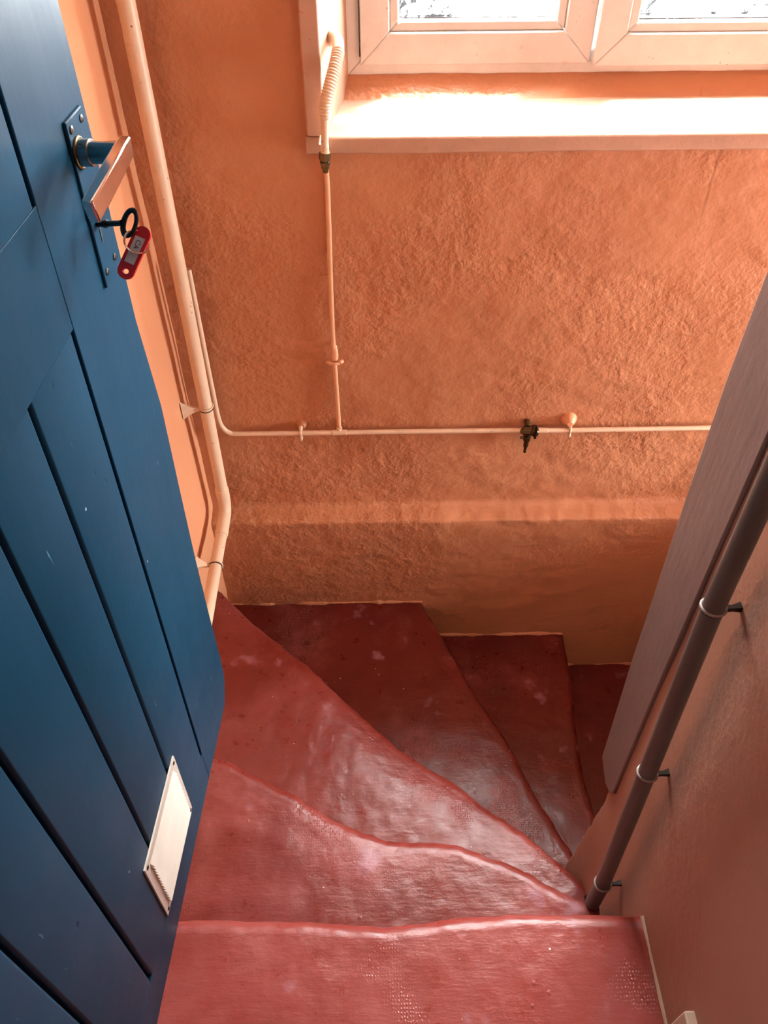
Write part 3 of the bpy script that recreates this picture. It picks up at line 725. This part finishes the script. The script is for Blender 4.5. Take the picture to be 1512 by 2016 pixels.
for x in (-0.207, 0.5115):
    m = MB(); m.torus((x, GY, 0.1175), (1, 0, 0), 0.0075, 0.0026, 24, 8)
    m.tube([(x, 1.664, 0.134), (x, 1.650, 0.131), (x, GY - .002, 0.126)], [0.006, 0.0056, 0.004], 12)
    m.tube([(x, GY - 0.004, 0.110), (x, GY - 0.006, 0.102), (x, GY-.006, 0.0975)], [0.0045, 0.0042, 0.0022], 12)
    rel(m, GO).build('pipe_clip', CREAM, gp)
m = MB(); rr = [(0.022, 1.664), (0.021, 1.658), (0.017, 1.650), (0.011, 1.642), (0.007, 1.638)]
m.tube([(0.508, y, 0.139) for _, y in rr], [r for r, _ in rr], 24); rel(m, GO).build('plaster_dab', PLASTER_SMOOTH_LIT, gp)
m = MB(); rr = [(0.014, 1.664), (0.012, 1.656), (0.008, 1.650)]
m.tube([(-0.205, y, 0.132) for _, y in rr], [r for r, _ in rr], 24); rel(m, GO).build('plaster_dab', PLASTER, gp)
# brass tap
vx = 0.403
m = MB(); m.tube([(vx - 0.020, GY, 0.119), (vx - 0.018, GY - .002, 0.119), (vx - 0.0175, GY - .003, 0.119), (vx + 0.012, GY - .003, 0.119), (vx + 0.0125, GY-.002, 0.119), (vx + 0.022, GY, 0.118)], [0.0095, 0.0095, 0.0125, 0.0135, 0.0095, 0.0095], 8)
m.tube([(vx + 0.012, GY + 0.004, 0.122), (vx + 0.012, GY - 0.016, 0.120), (vx + 0.012, GY - 0.020, 0.120)], [0.0125, 0.012, 0.009], 18)
m.tube([(vx - 0.006, 1.662, 0.136), (vx - 0.006, GY, 0.130)], 0.008, 12)
vb_ = rel(m, GO).build('tap', BRASS, gp, bevel=0.0008)
m = MB(); vsg = [(0.108, .0085), (0.101, .0085), (0.100, .0105), (0.088, .0105), (0.087, .0085), (0.084, .0085), (0.083, .0070), (0.066, .0070), (0.065, .0052), (0.055, .0048), (0.054, .0032), (0.050, .0045), (0.044, .0045), (0.041, .0022)]
m.tube([(vx - 0.004, GY - 0.004, z) for z, _ in vsg], [r for _, r in vsg], 12); m.tube([(vx - 0.012, GY - 0.006, 0.097), (vx - 0.022, GY - 0.008, 0.099)], 0.0035, 10)
rel(m, GO).build('drain_nipple', BRASS, vb_, smooth=30)
m = MB(); m.box(vx + 0.0095, vx + 0.0155, GY - 0.026, GY - 0.019, 0.108, 0.150); rel(m, GO).build('tap_lever', IRON, vb_, bevel=0.0015)

# ------------------------------------------------------------------ conduit at the window corner
CO = Vector((-0.1, 1.61, 0.9))
cd = tag(empty('window_conduit', CO), 'bent ribbed conduit at the left corner of the window sill, ending in a brass fitting', 'conduit')
hp = smooth_path([(-0.090, 1.745, 1.022), (-0.080, 1.730, 1.034), (-0.0695, 1.705, 1.038), (-0.0665, 1.675, 1.028), (-0.071, 1.650, 1.012), (-0.079, 1.630, 0.992), (-0.0875, 1.616, 0.970), (-0.0930, 1.610, 0.950), (-0.0945, 1.609, 0.928)], 16)
nh = len(hp); rad = []
for i in range(nh):
    t = i / (nh - 1)
    rad.append(0.0108)
m = MB(); hs = resample(hp, 220); rr = []
for i in range(220):
    t = i / 219; base = 0.0112 if t < .97 else 0.0108
    rr.append(base + (0.0011 * math.sin(2 * math.pi * 24 * (t - .40) / .60) if t > 0.40 else 0.0011 * max(0, (t - .1) / .3) * 0.0))
m.tube(hs, rr, 24); rel(m, CO).build('ribbed_sleeve', CREAM, cd)
m = MB(); m.tube([(-0.0945, 1.610, 0.935), (-0.0975, 1.613, 0.885), (-0.099, 1.616, 0.858)], 0.0074, 18); rel(m, CO).build('tube', CREAM, cd)
m = MB(); m.tube([(-0.098, 1.614, 0.876), (-0.099, 1.616, 0.858)], 0.0082, 18); m.tube([(-0.106, 1.640, 0.884), (-0.108, 1.622, 0.876), (-0.106, 1.646, 0.866)], 0.003, 8); rel(m, CO).build('pipe_clip', CREAM, cd)
m = MB(); fs_ = [(0.862, .0088), (0.861, .0118), (0.848, .0118), (0.847, .0092), (0.845, .0092), (0.844, .0108), (0.838, .0104), (0.837, .0086), (0.829, .0080), (0.828, .0062), (0.822, .0056)]
m.tube([(-0.0995, 1.617, z) for z, _ in fs_], [r for _, r in fs_], 8); rel(m, CO).build('brass_fitting', BRASS, cd, smooth=25)

# ------------------------------------------------------------------ grey pipe on the right wall
PO = Vector((0.415, 0.55, -0.1))
gpz = tag(empty('grey_pipe', PO), 'dark grey upright pipe clipped to the right wall beside the timber post', 'pipe')
def gpt(z):
    if z < 0.7: return Vector((0.4145, 0.5485 + 0.073 * (z + 0.07) if z > -0.07 else 0.5485, z))
    return Vector((0.4145, 0.605 + 0.02 * (z - 0.7), z))
m = MB(); m.tube([gpt(z) for z in (-0.38, -0.1, 0.2, 0.45, 0.7, 1.0, 1.6, 2.35)], 0.0140, 28); rel(m, PO).build('pipe_run', GREYPIPE, gpz)
for z in (-0.085, 0.312, 0.700):
    c = gpt(z); m = MB()
    m.torus(c, (0, 0.07, 1), 0.0150, 0.0022, 36, 10)
    br = rel(m, PO).build('pipe_clip', WHITE_EDGE, gpz)
    m = MB(); m.torus(c - Vector((0, 0, 0.0032)), (0, 0.07, 1), 0.0146, 0.0014, 36, 8)
    m.rectsweep([c + Vector((0.013, 0, -0.003)), c + Vector((0.024, 0.0, -0.003)), Vector((XR + 0.001, c.y + 0.002, z - 0.003))], (0, 1, 0), [0.004, 0.003, 0.0055], [0.0040, 0.0035, 0.0045])
    rel(m, PO).build('clip_arm', IRON, br, bevel=0.0008)

# ------------------------------------------------------------------ timber post, caulk line and skirting
m = MB()
pts = [(0.828, 2.35), (0.826, 1.02), (0.827, 0.889), (0.818, 0.659), (0.805, 0.451), (0.797, 0.295), (0.782, 0.12), (0.771, -0.012), (0.745, -0.022), (0.722, -0.030), (0.700, -0.020), (0.684, 0.006), (0.690, 0.335), (0.693, 0.658), (0.694, 0.887), (0.696, 2.35)]
m.prism(pts, 'x', XR - 0.006, XR + 0.10)
tag(m.build('timber_post', WOOD, bevel=0.003, smooth=30), 'grey brown painted timber post at the end of the right wall', 'post')
m = MB(); rows = []
for y in frange(-0.5, 0.462, 0.01):
    wv = 0.0015 * fb(y, 3, 2, 3, 16)
    rows.append([(XR - 0.0035 - wv, y, 0.001), (XR - 0.0035 - wv, y, 0.005 + wv), (XR + 0.002, y, 0.010 + wv)])
m.grid(rows); tag(m.build('trim_5', CAULK, smooth=60), 'pale ragged paint line along the foot of the right wall', kind='structure')
m = MB(); m.box(XR - 0.014, XR + 0.004, -0.8, 0.288, 0.0, 0.148)
tag(m.build('baseboard_right', CAULK, bevel=0.003), 'end of a cream skirting board on the right wall', kind='structure')

m = MB()
for tn, x0, x1, z in (('trim_7', XL, 0.135, -3 * RISE), ('trim_8', 0.140, 0.618, -4 * RISE), ('trim_9', 0.625, 0.94, -5 * RISE)):
    rows = []
    for x in frange(x0, x1, 0.008):
        wv = max(-0.002, 0.008 * fb(x, 3, z, 4, 12))
        rows.append([(x, 1.5965 - wv, z - 0.003), (x, 1.5955 - wv, z + 0.002), (x, 1.5985 - wv * 0.3, z + 0.005 + wv), (x, 1.605, z + 0.007 + 1.6 * wv)])
    m = MB(); m.grid(rows); tag(m.build(tn, PLASTER_LIP, smooth=60), 'ragged plaster lip along the foot of the back wall', kind='structure')

for o in C.objects:
    if o.parent is None and o.get('kind') == 'structure' and not o.get('label'):
        o['label'] = {'wall_inner': 'inner face of the partition along the lower flight', 'wall_far': 'far end wall of the lower flight with a narrow window',
                      'wall_rear': 'plain wall behind the landing', 'ceiling': 'plain painted ceiling over the stairwell', 'floor_lower': 'red painted floor at the foot of the stairs',
                      'alcove_light_block': 'added unseen block right of the winders, keeping light off the treads', 'trim_4': 'blue door frame post on the hinge side'}.get(o.name, o.name.replace('_', ' ') + ' of the stairwell')
